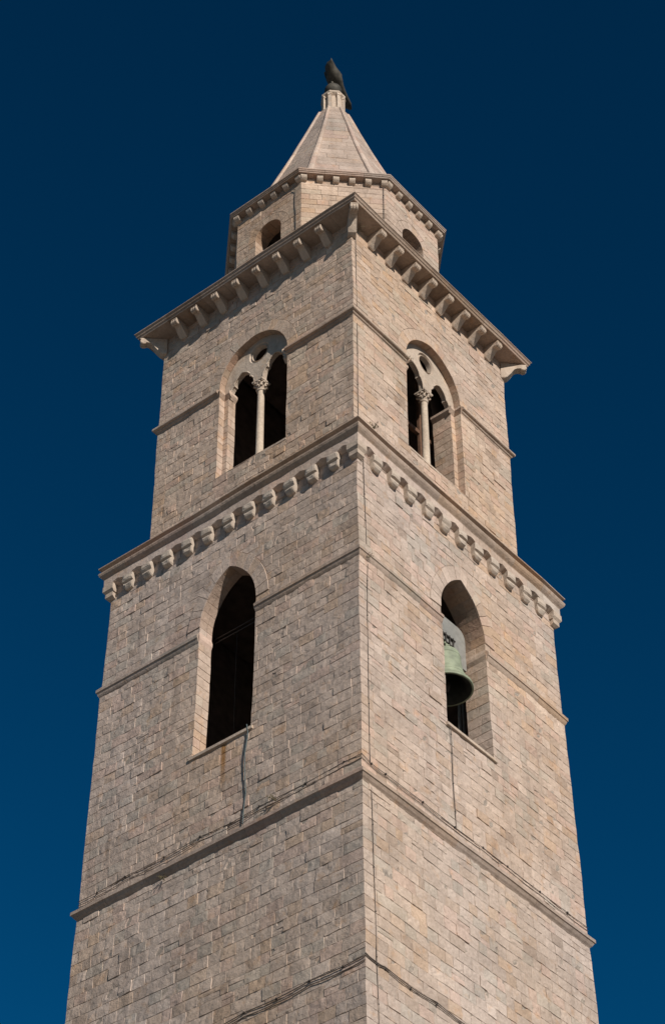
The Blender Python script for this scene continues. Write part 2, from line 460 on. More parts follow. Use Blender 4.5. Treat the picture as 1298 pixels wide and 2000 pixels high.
def reveal(mb, st, k, op, d0, d1, zs, cols=1, mbb=None, w=None, arch=True, deep=DEEP):
    """blocks lining the opening between depths d0 and d1 (d negative inward)"""
    uc, w0, zb, zsp, H = op[:5]; w = w or w0
    e, Rd = arch_geo(w0, H)
    zz = [zb]+[z for z in zs if zb+0.05 < z < zsp-0.05]+[zsp]
    for sd in (-1, 1):
        for i in range(len(zz)-1):
            cuts = [d0]+sorted(d0+(d1-d0)*(j+random.uniform(-0.25, 0.25))/cols for j in range(1, cols))+[d1]
            if cols > 1 and random.random() < 0.4: cuts = [d0, d1]
            for j in range(len(cuts)-1):
                fn = lambda u, z, d, cf: st.P(k, uc+sd*(w-d), z, u)
                a, b = cuts[j], cuts[j+1]
                poly = [(a, zz[i]), (b, zz[i]), (b, zz[i+1]), (a, zz[i+1])]
                block(mb, fn, poly, [False, j == len(cuts)-2, False, j == 0], random.gauss(0, 0.0015), deep=deep)
    if mbb is not None:
        for sd in (-1, 1):
            v = [st.P(k, uc+sd*(w+DEEP), z, d) for z, d in ((zb, d0-DEEP), (zsp, d0-DEEP), (zsp, d1), (zb, d1))]
            mbb.add(v, [(0, 1, 2, 3)], (0.2, 0.16, 0.13))
    if arch:
        ti = math.acos(e/Rd); n = max(4, int(round(Rd*ti/0.23)))
        for sd in (-1, 1):
            for i in range(n):
                t0, t1 = i/n, (i+1)/n
                def fn(u, z, d, cf):
                    a = ti*z; rr_ = Rd-d
                    return st.P(k, uc+sd*(rr_*math.cos(a)-e), zsp+rr_*math.sin(a), u)
                cuts = [d0, d1]
                if cols > 1: cuts = [d0, d0+(d1-d0)*random.uniform(0.35, 0.65), d1]
                for j in range(len(cuts)-1):
                    a, b = cuts[j], cuts[j+1]
                    g = GAP*1.0; dt = g/(Rd*ti)
                    mid = (t0+t1)/2
                    v = []; tn = [t0+dt, mid, t1-dt]; aa = a if j == 0 else a-g; bb = b if j == len(cuts)-2 else b+g
                    for t in tn: v += [fn(aa, t, 0, 0), fn(bb, t, 0, 0)]
                    for t in tn: v += [fn(aa, t, -DEEP, 0), fn(bb, t, -DEEP, 0)]
                    fa = [(0, 1, 3, 2), (2, 3, 5, 4), (0, 6, 7, 1), (4, 5, 11, 10), (0, 2, 8, 6), (2, 4, 10, 8), (1, 7, 9, 3), (3, 9, 11, 5)]
                    tt = tint_at(fn((a+b)/2, mid, 0, 0)); mb.add(v, fa, (tt[0]*0.80, tt[1]*0.75, tt[2]*0.71))  # shade painted in: arch soffit blocks tinted darker and browner
        if mbb is not None:
            for sd in (-1, 1):
                pts = [ti*j/12 for j in range(13)]
                for a0, a1 in zip(pts, pts[1:]):
                    v = [st.P(k, uc+sd*((Rd+DEEP)*math.cos(a)-e), zsp+(Rd+DEEP)*math.sin(a), d) for a, d in ((a0, d0-DEEP), (a1, d0-DEEP), (a1, d1), (a0, d1))]
                    mbb.add(v, [(0, 1, 2, 3)], (0.2, 0.16, 0.13))

# ------------------------------------------------------------------ ledges
def ledge(mb, N, prof, o=(0, 0), stone_len=0.9, gap=0.006, skip=None, tint_v=0.5, corner=None, shade=1.0):
    """closed profile [(a,z)...] swept round the N-gon in separate stones; skip(k)->list of (u0,u1) gaps"""
    T = math.tan(math.pi/N); amax = max(p[0] for p in prof); A = amax*T
    for k in range(N):
        th = math.pi+2*math.pi*k/N
        n = Vector((math.cos(th), math.sin(th), 0)); t = Vector((-math.sin(th), math.cos(th), 0))
        cnt = max(1, int(round(2*A/stone_len)))
        cuts = [-A]+sorted(-A+2*A*(i+random.uniform(-0.2, 0.2))/cnt for i in range(1, cnt))+[A]
        segs = [(cuts[i], cuts[i+1]) for i in range(cnt)]
        for (s0, s1) in (skip(k) if skip else []):
            ns = []
            for a, b in segs:
                if b <= s0 or a >= s1: ns.append((a, b)); continue
                if a < s0: ns.append((a, s0))
                if b > s1: ns.append((s1, b))
            segs = ns
        if corner is not None:
            segs = [q for q in segs if (k == corner and q[0]+q[1] > 0) or (k == (corner+1) % N and q[0]+q[1] < 0)]
        for a, b in segs:
            m = len(prof); v = []
            dz = random.gauss(0, 0.002)
            for (u, cf) in ((a, a <= -A+1e-6), (b, b >= A-1e-6)):
                for (r_, z) in prof:
                    if cf: uu_ = math.copysign(r_*T, u)
                    else: uu_ = u+(gap/2 if u == a else -gap/2)
                    if not cf: uu_ = max(-r_*T, min(r_*T, uu_))
                    q = n*r_+t*uu_; v.append(Vector((q.x+o[0], q.y+o[1], z+dz)))
            fa = [(i, (i+1) % m, m+(i+1) % m, m+i) for i in range(m)]+[tuple(range(m)), tuple(range(m, 2*m))]
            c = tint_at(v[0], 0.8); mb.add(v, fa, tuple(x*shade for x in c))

# ================================================================== THE TOWER
tower = empty('bell_tower', (0, 0, 0), 0, 'pale limestone bell tower of two arcaded square storeys, octagonal drum and pointed spire', 'bell tower')
UP = (0.0252, -0.0309)
TH2 = {0: 0.40, 1: 0.62, 2: 0.5, 3: 0.5}; TH3 = {0: 0.45, 1: 0.77, 2: 0.6, 3: 0.6}
a1 = lambda z: 3.848-0.014*(z-29.0)
a2a = lambda z: 3.841-0.009*(z-29.1)
a2b = lambda z: 3.767-0.009*(z-35.1)
a3 = lambda z: 3.194
a8 = lambda z: 2.745
ALL4 = range(4)
# side 0 = -x (left in view), side 1 = -y (right in view); on side 0 u runs to -y, on side 1 u runs to +x
WL2 = (0.055, 0.82, 31.78, 35.48, 1.38)
WR2 = (-0.045, 0.81, 32.20, 35.52, 1.35)
W3 = (0.0, 1.11, 40.80, 44.00, 1.22)
W8 = (0.0, 0.455, 48.25, 49.72, 0.455)

s_low = Stage(4, a1, 14.0, 28.98, course=(0.24, 0.29), length=(0.24, 0.48))
s_2a = Stage(4, a2a, 29.22, 35.05, course=(0.22, 0.275), length=(0.22, 0.48))
s_2b = Stage(4, a2b, 35.25, 38.62, course=(0.20, 0.27), length=(0.22, 0.50))
s_3a = Stage(4, a3, 38.9, 43.70, o=UP, course=(0.18, 0.25), length=(0.20, 0.50))
s_3b = Stage(4, lambda z: 3.189, 43.92, 47.25, o=UP, course=(0.165, 0.23), length=(0.20, 0.50))
s_8 = Stage(8, a8, 47.40, 51.14, o=UP, course=(0.17, 0.22), length=(0.28, 0.55))
for k in ALL4:
    w2 = (WL2, WR2, (0, 0.8, 32.0, 35.45, 1.42), (0, 0.8, 32.0, 35.45, 1.42))[k]
    s_2a.open[k] = [w2]; s_2b.open[k] = [w2]; s_3a.open[k] = [W3]; s_3b.open[k] = [W3]
for k in (0, 2, 4, 6): s_8.open[k] = [W8]

# lower shaft
mb = MB(); masonry(mb, s_low, ALL4); low = mb.build('lower_shaft', M_STONE, tower, warp=True)
mb = MB(); backing(mb, s_low, ALL4, -DEEP); mb.build('mortar_bed', M_MORTAR, low, warp=True)
mb = MB(); box(mb, (-4.02, -4.02, 0), (4.02, 4.02, 13.98)); mb.build('plinth', M_TRIM, tower)

# middle storey: two walls (below and above the impost string)
def storey(name, sa, sb, th, ring, inner):
    mb = MB(); back = MB()
    zsa = masonry(mb, sa, ALL4, ring); zsb = masonry(mb, sb, ALL4, ring)
    backing(back, sa, ALL4, -DEEP); backing(back, sb, ALL4, -DEEP)
    # the band behind the string course
    return mb, back, zsa, zsb

# --- middle storey
mb, back, zsa, zsb = storey('middle', s_2a, s_2b, 0, 0.36, None)
gapst = Stage(4, lambda z: 3.79, 35.05, 35.25)
for k in ALL4:
    op = s_2a.open[k][0]
    full = Stage(4, lambda z: 3.80-0.012*(z-33), 29.0, 38.62); full.open[k] = [op]
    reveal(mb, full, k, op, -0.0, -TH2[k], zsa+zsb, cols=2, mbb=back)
gapst.open = s_2a.open
backing(back, gapst, ALL4, -0.02)
mid = mb.build('middle_storey', M_STONE, tower, warp=True)
back.build('mortar_bed', M_MORTAR, mid, warp=True)
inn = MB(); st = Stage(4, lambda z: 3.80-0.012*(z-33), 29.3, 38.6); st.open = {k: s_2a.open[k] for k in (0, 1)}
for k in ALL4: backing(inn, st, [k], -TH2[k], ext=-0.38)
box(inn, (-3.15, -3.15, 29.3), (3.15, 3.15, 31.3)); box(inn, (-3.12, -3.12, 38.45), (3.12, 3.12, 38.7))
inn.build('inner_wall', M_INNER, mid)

# --- upper storey
mb, back, zsa, zsb = storey('upper', s_3a, s_3b, 0, 0.33, None)
gst = Stage(4, a3, 43.70, 43.92, o=UP); gst.open = s_3a.open
backing(back, gst, ALL4, -0.02)
full = Stage(4, a3, 38.9, 47.25, o=UP)
W3i = (0.0, 0.965, 40.80, 44.00, 1.07)
for k in ALL4:
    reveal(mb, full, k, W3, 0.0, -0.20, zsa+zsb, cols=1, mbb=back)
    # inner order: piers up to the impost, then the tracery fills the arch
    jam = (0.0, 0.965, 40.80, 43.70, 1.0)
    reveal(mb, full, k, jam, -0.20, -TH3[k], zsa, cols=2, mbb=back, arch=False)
    for sd in (-1, 1):
        zz = [40.80]+[z for z in zsa if 40.85 < z < 43.6]+[43.70]
        for z0, z1 in zip(zz, zz[1:]):
            fn = lambda u, z, d, cf: full.P(k, u, z, -0.20+d)
            poly = [(sd*0.965, z0), (sd*1.125, z0), (sd*1.125, z1), (sd*0.965, z1)]
            block(mb, fn, poly, [False, True, False, True], 0)
upper = mb.build('upper_storey', M_STONE, tower, warp=True)
back.build('mortar_bed', M_MORTAR, upper, warp=True)
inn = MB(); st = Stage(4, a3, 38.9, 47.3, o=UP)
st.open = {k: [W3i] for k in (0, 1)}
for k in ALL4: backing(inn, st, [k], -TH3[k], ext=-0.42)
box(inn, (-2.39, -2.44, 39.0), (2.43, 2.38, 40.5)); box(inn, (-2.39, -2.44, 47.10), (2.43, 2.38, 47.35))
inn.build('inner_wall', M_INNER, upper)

# ---------------- string courses
def wall_prof(a_top, a_bot, zt, zlip, zl2, zb, out, inn_=0.10):
    return [(a_top-inn_, zt), (a_top, zt), (out, zlip), (out, zl2), (out-0.02, zl2-0.006), (a_bot*0.55+out*0.45, zb+0.055), (a_bot+0.015, zb+0.02), (a_bot+0.002, zb), (a_bot-inn_, zb)]
mb = MB(); ledge(mb, 4, wall_prof(3.84, 3.848, 29.28, 29.165, 29.085, 28.955, 3.958), stone_len=1.05, shade=0.78)  # stones tinted darker, underside shade painted into their colour
mb.build('string_course', M_TRIM, tower, warp=True)
def skip2(k):
    w = s_2a.open[k][0]; return [(w[0]-w[1], w[0]+w[1])]
# the string turns into the openings
def returns(mb, st, k, op, zt, zl, zl2, zb, depth0, depth1, out, w=None, sds=(-1, 1)):
    uc = op[0]; w = w or op[1]
    for sd in sds:
        pr = [(-0.06, zt), (0.0, zt), (out, zl), (out, zl2), (0.0, zb), (-0.06, zb)]
        v = []
        for j, d in enumerate((depth0, depth1)):
            for (x, z) in pr:
                dd = d+(x if j == 0 and x > 0 else 0)
                v.append(st.P(k, uc+sd*(w-x), z, dd))
        m = len(pr)
        mb.add(v, [(i, (i+1) % m, m+(i+1) % m, m+i) for i in range(m)]+[tuple(range(m)), tuple(range(m, 2*m))], tint_at(v[0], 0.5))
for c in ALL4:
    mb = MB()
    ledge(mb, 4, wall_prof(3.765, 3.787, 35.33, 35.21, 35.13, 35.00, 3.858), stone_len=1.05, skip=skip2, corner=c, shade=0.78)  # underside shade painted in with a darker tint
    for k, sd in ((c, 1), ((c+1) % 4, -1)):
        returns(mb, Stage(4, lambda z: 3.775, 0, 1), k, s_2a.open[k][0], 35.33, 35.21, 35.13, 35.03, 0.0, -TH2[k], 0.035, sds=(sd,))
    mb.build('impost_string', M_TRIM, mid, warp=True)
def skip3(k): return [(-1.11, 1.11)]
P3 = [(3.09, 43.97), (3.192, 43.97), (3.29, 43.89), (3.305, 43.86), (3.305, 43.81), (3.285, 43.795), (3.245, 43.785), (3.24, 43.755), (3.225, 43.735), (3.20, 43.72), (3.197, 43.68), (3.09, 43.68)]
for c in ALL4:
    mb = MB()
    ledge(mb, 4, P3, o=UP, stone_len=1.1, skip=skip3, corner=c, shade=0.82)  # darker tint again paints in the underside shade
    st = Stage(4, a3, 0, 1, o=UP)
    for k, sd in ((c, 1), ((c+1) % 4, -1)):
        returns(mb, st, k, W3, 43.97, 43.88, 43.80, 43.69, 0.0, -0.20, 0.085, sds=(sd,))
        pr = [(-0.20, 43.95), (-0.118, 43.88), (-0.118, 43.80), (-0.20, 43.69)]
        v = [st.P(k, sd*u, z, d) for u in (1.10, 0.882) for d, z in pr]
        mb.add(v, [(0, 1, 5, 4), (1, 2, 6, 5), (2, 3, 7, 6), (0, 1, 2, 3), (4, 5, 6, 7)], tint_at(v[0], 0.5))
        returns(mb, st, k, (0, 0.965, 0, 0, 0), 43.95, 43.88, 43.80, 43.69, -0.20, -TH3[k], 0.085, sds=(sd,))
    mb.build('impost_string', M_TRIM, upper, warp=True)

# ---------------- sills
def sill(k, st, w, uc, z, parent, proj=0.05, th=0.085, over=0.07):
    mb = MB()
    vs = []
    for u in (uc-w-over, uc+w+over):
        for d, zz_ in ((-0.02, z+0.004), (proj, z-0.012), (proj, z-th), (-0.02, z-th-0.01)): vs.append(st.P(k, u, zz_, d))
    mb.add(vs, [(0, 1, 5, 4), (1, 2, 6, 5), (2, 3, 7, 6), (3, 0, 4, 7), (0, 1, 2, 3), (4, 5, 6, 7)], (0.50, 0.42, 0.35))
    vs = [st.P(k, u, zz_, d) for u in (uc-w-0.01, uc+w+0.01) for zz_ in (z-th, z) for d in (-0.025, -0.62)]
    mb.add(vs, [(0, 1, 3, 2), (4, 5, 7, 6), (0, 1, 5, 4), (2, 3, 7, 6), (0, 2, 6, 4), (1, 3, 7, 5)], (0.45, 0.37, 0.31))
    mb.build('sill', M_TRIM, parent)
for k in ALL4:
    w = s_2a.open[k][0]
    sill(k, Stage(4, a2a, 0, 1), w[1], w[0], w[2], mid)
    sill(k, Stage(4, a3, 0, 1, o=UP), 1.11, 0, 40.80, upper, proj=0.004, over=0.0, th=0.07)

# ---------------- tracery windows of the upper storey
from math import cos, sin, pi
def poly_with_holes(outer, holes):
    """triangulate via tessellate"""
    from mathutils.geometry import tessellate_polygon
    loops = [[Vector((x, y, 0)) for x, y in l] for l in [outer]+holes]
    flat = [p for l in loops for p in l]
    return [(p.x, p.y) for p in flat], tessellate_polygon(loops), [len(l) for l in loops]
def tracery(k, st):
    # outer outline: arch of half width 1.12 from z 43.74, bottom edge follows the two lancet heads
    e, Rd = arch_geo(1.11, 1.22)
    ti = math.acos(e/Rd); out = []
    out.append((1.115, 43.70))
    for j in range(17):
        a = ti*j/16; out.append(((Rd*cos(a)-e)+0.006, 44.0+Rd*sin(a)))
    for j in range(16, -1, -1):
        a = ti*j/16; out.append((-(Rd*cos(a)-e)-0.006, 44.0+Rd*sin(a)))
    out.append((-1.115, 43.70))
    def lancet(c):
        # trefoil head: side lobes and a pointed crown, from left spring to right spring
        p = []
        hw = 0.40
        seq = [(-hw, 43.70), (-hw, 43.80), (-0.385, 43.90), (-0.35, 43.99), (-0.305, 44.05), (-0.265, 44.065), (-0.268, 44.12), (-0.235, 44.20), (-0.17, 44.28), (-0.09, 44.34), (0.0, 44.38)]
        p = seq+[(-x, z) for x, z in seq[-2::-1]]
        return [(c+x, z) for x, z in p]
    bottom = [(-0.965, 43.70)]+lancet(-0.545)+lancet(0.545)+[(0.965, 43.70)]
    outer = out+[(x, z) for x, z in bottom]
    seen = []; 
    for p in outer:
        if not seen or math.hypot(p[0]-seen[-1][0], p[1]-seen[-1][1]) > 1e-4: seen.append(p)
    outer = seen
    oc = (0.0, 44.74); ro = 0.235
    def circ(r_, n=28): return [(oc[0]+r_*cos(2*pi*i/n), oc[1]+r_*sin(2*pi*i/n)) for i in range(n)]
    hole_big = circ(0.33)
    mb = MB(); T = (0.50, 0.425, 0.355)
    d0, d1 = -0.205, -0.35
    flat, tris, ls = poly_with_holes(outer, [hole_big])
    mb.add([st.P(k, x, z, d0) for x, z in flat], [tuple(t) for t in tris], T)
    flat2, tris2, ls2 = poly_with_holes(outer, [circ(ro)])
    mb.add([st.P(k, x, z, d1) for x, z in flat2], [tuple(t) for t in tris2], T)
    def wall(loop, da, db, smooth=False, loop2=None):
        n = len(loop); l2 = loop2 or loop
        v = [st.P(k, x, z, da) for x, z in loop]+[st.P(k, x, z, db) for x, z in l2]
        mb.add(v, [(i, (i+1) % n, n+(i+1) % n, n+i) for i in range(n)], T, smooth)
    wall(outer, d0, d1)
    wall(hole_big, d0, d0-0.05, True, circ(0.30))
    wall(circ(0.30), d0-0.05, d0-0.05, False, circ(0.265))
    wall(circ(0.265), d0-0.05, d0-0.02, True, circ(0.25))
    wall(circ(0.25), d0-0.02, d1, True, circ(ro))
    o = mb.build('tracery', M_TRIM, upper, fix=False)
    # lancet roll mouldings
    m2 = MB()
    for c in (-0.545, 0.545):
        l = lancet(c)
        tube(m2, [st.P(k, x, z, -0.215) for x, z in l], 0.022, 6, T)
    m2.build('moulding', M_TRIM, o)
    # column
    cx = st.P(k, 0, 0, -0.32); c = (cx.x, cx.y)
    m3 = MB(); lathe(m3, [(0.10, 40.78), (0.155, 40.80), (0.155, 40.88), (0.13, 40.92), (0.14, 40.95), (0.115, 41.0), (0.098, 41.02), (0.092, 42.4), (0.086, 43.38)], c, 20, (0.52, 0.44, 0.36))
    cm = m3.build('column', M_TRIM, upper)
    m4 = MB()
    lathe(m4, [(0.088, 43.36), (0.112, 43.375), (0.112, 43.405), (0.09, 43.42), (0.095, 43.48), (0.12, 43.56), (0.15, 43.62), (0.10, 43.64)], c, 20, T)
    # leaves of the capital
    for row, (zr, rr_, n_) in enumerate(((43.50, 0.115, 8), (43.585, 0.15, 8))):
        for i in range(n_):
            a = 2*pi*(i+0.5*row)/n_; p = Vector((c[0], c[1], 0))
            d = Vector((cos(a), sin(a), 0)); s_ = Vector((-sin(a), cos(a), 0))
            b0 = p+d*0.085+Vector((0, 0, zr-0.09)); t0 = p+d*(rr_+0.035)+Vector((0, 0, zr+0.035)); t1 = p+d*(rr_+0.045)+Vector((0, 0, zr-0.01))
            w_ = 0.036
            v = [b0-s_*w_*0.8, b0+s_*w_*0.8, p+d*(rr_+0.005)+s_*w_+Vector((0, 0, zr)), p+d*(rr_+0.005)-s_*w_+Vector((0, 0, zr)), t0+s_*w_*0.8, t0-s_*w_*0.8, t1+s_*w_*0.5, t1-s_*w_*0.5]
            m4.add(v, [(0, 1, 2, 3), (3, 2, 4, 5), (5, 4, 6, 7), (7, 6, 2, 3), (1, 2, 4), (0, 3, 5), (2, 4, 6), (3, 5, 7)], T)
    n, t = st.frame(k)
    ctr = Vector((c[0], c[1], 0))
    def slab(za, zb, h0, h1):
        v = [ctr+n*sx*h+t*sy*h+Vector((0, 0, z)) for z, h in ((za, h0), (zb, h1)) for sx, sy in ((-1, -1), (1, -1), (1, 1), (-1, 1))]
        m4.add(v, [(0, 3, 2, 1), (4, 5, 6, 7), (0, 1, 5, 4), (1, 2, 6, 5), (2, 3, 7, 6), (3, 0, 4, 7)], T)
    slab(43.625, 43.66, 0.13, 0.165); slab(43.66, 43.705, 0.165, 0.165)
    m4.build('capital', M_TRIM, cm)
for k in ALL4: tracery(k, Stage(4, a3, 0, 1, o=UP))

# ---------------- main cornice (between the storeys)
mb = MB()
PC1 = [(3.60, 39.06), (3.1, 39.10), (3.1, 38.60), (3.885, 38.60), (3.895, 38.615), (3.935, 38.655), (3.97, 38.70), (3.99, 38.75), (3.992, 38.785), (3.975, 38.805), (3.93, 38.815), (3.90, 38.835), (3.895, 38.86), (3.925, 38.90), (3.975, 38.925), (4.0, 38.93), (4.0, 38.958)]
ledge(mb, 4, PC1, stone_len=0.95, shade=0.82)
cor1 = mb.build('cornice', M_TRIM, tower, warp=True)
# frieze with small arches between the corbels
NB = 12; HB = 3.885; BW = 2*3.77/NB
fr = MB(); stf = Stage(4, lambda z: 0.0, 0, 1)
for k in ALL4:
    n, t = stf.frame(k)
    for i in range(NB):
        uc = -3.77+BW*(i+0.5)
        c0, c1 = -BW/2, BW/2
        if i == 0: c0 = -(HB-3.77)-BW/2
        if i == NB-1: c1 = (HB-3.77)+BW/2
        zb_, zt = 38.36, 38.598
        ah = BW/2-0.135; rise = random.uniform(0.05, 0.08)
        low_ = [(c0, zb_)]+[(-ah, zb_)]
        for j in range(1, 8):
            x = -ah+2*ah*j/8; q = 1-abs(x/ah)**1.15; low_.append((x, zb_+rise*q))
        low_ += [(ah, zb_), (c1, zb_)]
        def pt(u, z, d):
            q = n*d+t*(uc+u)
            # mitre at the ends
            if (i == 0 and u == c0) : q = n*d+t*(-d)
            if (i == NB-1 and u == c1): q = n*d+t*(d)
            return Vector((q.x, q.y, z))
        g = 0.003
        low2 = [(x+(g if x == c0 and i else 0)-(g if x == c1 and i < NB-1 else 0), z) for x, z in low_]
        if i == 0: low2[0] = low_[0]
        if i == NB-1: low2[-1] = low_[-1]
        m = len(low2)
        v = [pt(u, z, HB) for u, z in low2]+[pt(u, zt, HB) for u, z in low2]
        v += [pt(u, 38.335, 3.745) for j, (u, z) in enumerate(low2)]+[pt(u, zt, 3.745) for u, z in low2]
        fa = []
        for j in range(m-1):
            fa += [(j, j+1, m+j+1, m+j), (j, 2*m+j, 2*m+j+1, j+1), (2*m+j, 2*m+j+1, 3*m+j+1, 3*m+j)]
        fa += [(0, m, 3*m, 2*m), (m-1, 2*m-1, 4*m-1, 3*m-1)]
        fr.add(v, fa, tint_at(v[0], 0.8))
fr.build('frieze', M_TRIM, cor1, warp=True)

def extrude_prof(mb, prof, wfun, tint, jitter=0.0, ends=((-1, 0.90), (-0.9, 1.0), (0.9, 1.0), (1, 0.90))):
    """profile in (d,z) extruded over local width; rounded edges by in-set end rings. x outward, y along wall"""
    m = len(prof); cx = sum(p[0] for p in prof)/m; cz = sum(p[1] for p in prof)/m
    rings = []
    for s_, inn_ in ends:
        rg = []
        for (d, z) in prof:
            hw = wfun(d, z)
            dd = d if d <= 0.001 else cx+(d-cx)*inn_
            p = Vector((dd, s_*hw, cz+(z-cz)*(inn_ if z < prof[0][1]-1e-3 else 1)))
            if jitter: p += noise.noise_vector(p*9+Vector((jitter, 0, 0)))*0.014
            rg.append(p)
        rings.append(rg)
    v = [p for r_ in rings for p in r_]; fa = []; q_ = len(rings)
    for a in range(q_-1):
        for i in range(m): fa.append((a*m+i, a*m+(i+1) % m, (a+1)*m+(i+1) % m, (a+1)*m+i))
    fa += [tuple(range(m)), tuple(range((q_-1)*m, q_*m))]
    mb.add(v, fa, tint)

corbels1 = []
for vv in range(7):
    pr = [(-0.05, 0.40), (0.150, 0.40), (0.158, 0.36), (0.160, 0.28), (0.145, 0.225), (0.092, 0.185), (0.118, 0.145), (0.125, 0.10), (0.108, 0.045), (0.06, 0.0), (-0.05, -0.01)]
    pr = [(d+random.uniform(-0.01, 0.01) if d > 0.02 else d, z+random.uniform(-0.008, 0.008) if z < 0.4 else z) for d, z in pr]
    mb = MB(); extrude_prof(mb, pr, lambda d, z: 0.142+0.018*min(1, max(0, (z-0.15)/0.05)) - (0.014 if z < 0.15 else 0), (0.52, 0.45, 0.385), jitter=1+vv*3.3, ends=((-1, 0.70), (-0.82, 0.90), (-0.5, 1.0), (0.5, 1.0), (0.82, 0.90), (1, 0.70)))
    o = mb.build('corbel', M_TRIM, cor1); corbels1.append(o)
cnt = 0
def place(proto_list, first, parent, loc, rz, scale=None):
    global cnt
    p = proto_list[cnt % len(proto_list)]; cnt += 1
    if first.get(p.name) is None: o = p; first[p.name] = True
    else: o = p.copy(); col.objects.link(o); o.parent = parent
    o.location = loc; o.rotation_euler = (0, 0, rz)
    if scale: o.scale = scale
    return o
first = {}
for k in ALL4:
    n, t = stf.frame(k); th = math.pi+pi/2*k
    for i in range(1, NB):
        u = -3.77+BW*i+random.uniform(-0.02, 0.02); q = n*3.745+t*u
        place(corbels1, first, cor1, (q.x, q.y, 37.965+random.uniform(-0.008, 0.008)), th+random.gauss(0, 0.02))
# corner corbels: square blocks wrapping the arris
def corner_corbel(parent, c, zs_, mat):
    mb = MB()
    for (za, zb, p0, p1, wd) in zs_:
        # arris block: L shape simplified as square in plan
        v = []
        for z, p in ((za, p0), (za+(zb-za)*0.3, p1), (zb, p1)):
            for x, y in ((p, p), (p, -wd), (-wd, -wd), (-wd, p)): v.append(Vector((x, y, z)))
        fa = [(0, 3, 2, 1), (8, 9, 10, 11)]
        for a in range(2):
            for i in range(4): fa.append((a*4+i, a*4+(i+1) % 4, (a+1)*4+(i+1) % 4, (a+1)*4+i))
        mb.add(v, fa, (0.5, 0.42, 0.35))
    o = mb.build('corner_corbel', mat, parent); o.location = c; return o
for k, (sx, sy) in enumerate(((-1, -1), (1, -1), (1, 1), (-1, 1))):
    o = corner_corbel(cor1, (sx*3.745, sy*3.745, 37.97), [(0.0, 0.17, 0.03, 0.105, 0.14), (0.17, 0.40, 0.105, 0.155, 0.17)], M_TRIM)
    o.rotation_euler = (0, 0, (pi, -pi/2, 0, pi/2)[k])

# ---------------- eaves of the upper storey
mb = MB()
PC2 = [(3.1, 47.60), (3.765, 47.435), (3.768, 47.405), (3.745, 47.39), (3.725, 47.355), (3.732, 47.335), (3.725, 47.315), (3.70, 47.30), (3.69, 47.26), (3.68, 47.245), (3.672, 47.245), (3.668, 47.255), (3.1, 47.215)]
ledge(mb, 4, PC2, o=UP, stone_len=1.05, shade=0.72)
eav = mb.build('eaves_cornice', M_TRIM, tower, warp=True)
mb = MB()
v = [Vector((sx*a+UP[0], sy*a+UP[1], z)) for a, z in ((3.3, 47.50), (2.6, 47.62)) for sx, sy in ((-1, -1), (1, -1), (1, 1), (-1, 1))]
mb.add(v, [(4, 5, 6, 7), (0, 1, 5, 4), (1, 2, 6, 5), (2, 3, 7, 6), (3, 0, 4, 7)], (0.4, 0.33, 0.28))
mb.build('roof_terrace', M_TRIM, tower)

def scroll_corbel(L_, H_, w_, tint=(0.5, 0.42, 0.35), seed=0, tipr=0.085):
    # d outward 0..L_, z from -H_ (wall foot) to 0 (soffit)
    pr = [(-0.05, 0.0), (L_-0.02, 0.0), (L_-0.01, -0.03), (L_-0.07, -0.12), (L_-0.13, -0.14), (L_*0.60, -0.155), (L_*0.48, -0.215), (L_*0.32, -0.285-(H_-0.38)*0.6), (L_*0.18, -H_+0.035), (0.05, -H_), (-0.05, -H_)]
    mb = MB(); extrude_prof(mb, pr, lambda d, z: w_*(1.0-0.12*max(0, d)/L_), tint, jitter=seed+0.5)
    # volute of three ridges at the tip
    for yy in (-0.62, 0.0, 0.62):
        n = 12; c = (L_-tipr, -tipr-0.012)
        v = []
        for s_, q in ((-1, 0.82), (-0.5, 1.0), (0.5, 1.0), (1, 0.82)):
            for i in range(n):
                a = 2*pi*i/n; v.append(Vector((c[0]+tipr*q*cos(a), yy*w_+s_*w_*0.30, c[1]+tipr*q*sin(a))))
        fa = []
        for a in range(3):
            for i in range(n): fa.append((a*n+i, a*n+(i+1) % n, (a+1)*n+(i+1) % n, (a+1)*n+i))
        fa += [tuple(range(n)), tuple(range(3*n, 4*n))]
        mb.add(v, fa, tint, False)
    return mb
first = {}; cnt = 0
cb2 = [scroll_corbel(0.485, 0.395, 0.112, seed=i*2.1).build('corbel', M_TRIM, eav) for i in range(3)]
for k in ALL4:
    n, t = stf.frame(k); th = math.pi+pi/2*k
    for i in range(8):
        u = (i-3.5)*0.70; q = n*3.187+t*u
        place(cb2, first, eav, (q.x+UP[0], q.y+UP[1], 47.214), th+random.gauss(0, 0.012))
ccp = scroll_corbel(0.67, 0.56, 0.115, seed=9, tipr=0.095).build('corner_corbel', M_TRIM, eav)
for k, (sx, sy) in enumerate(((-1, -1), (1, -1), (1, 1), (-1, 1))):
    o = ccp if k == 0 else ccp.copy()
    if k: col.objects.link(o); o.parent = eav
    o.location = (sx*3.175+UP[0], sy*3.175+UP[1], 47.214); o.rotation_euler = (0, 0, math.atan2(sy, sx))

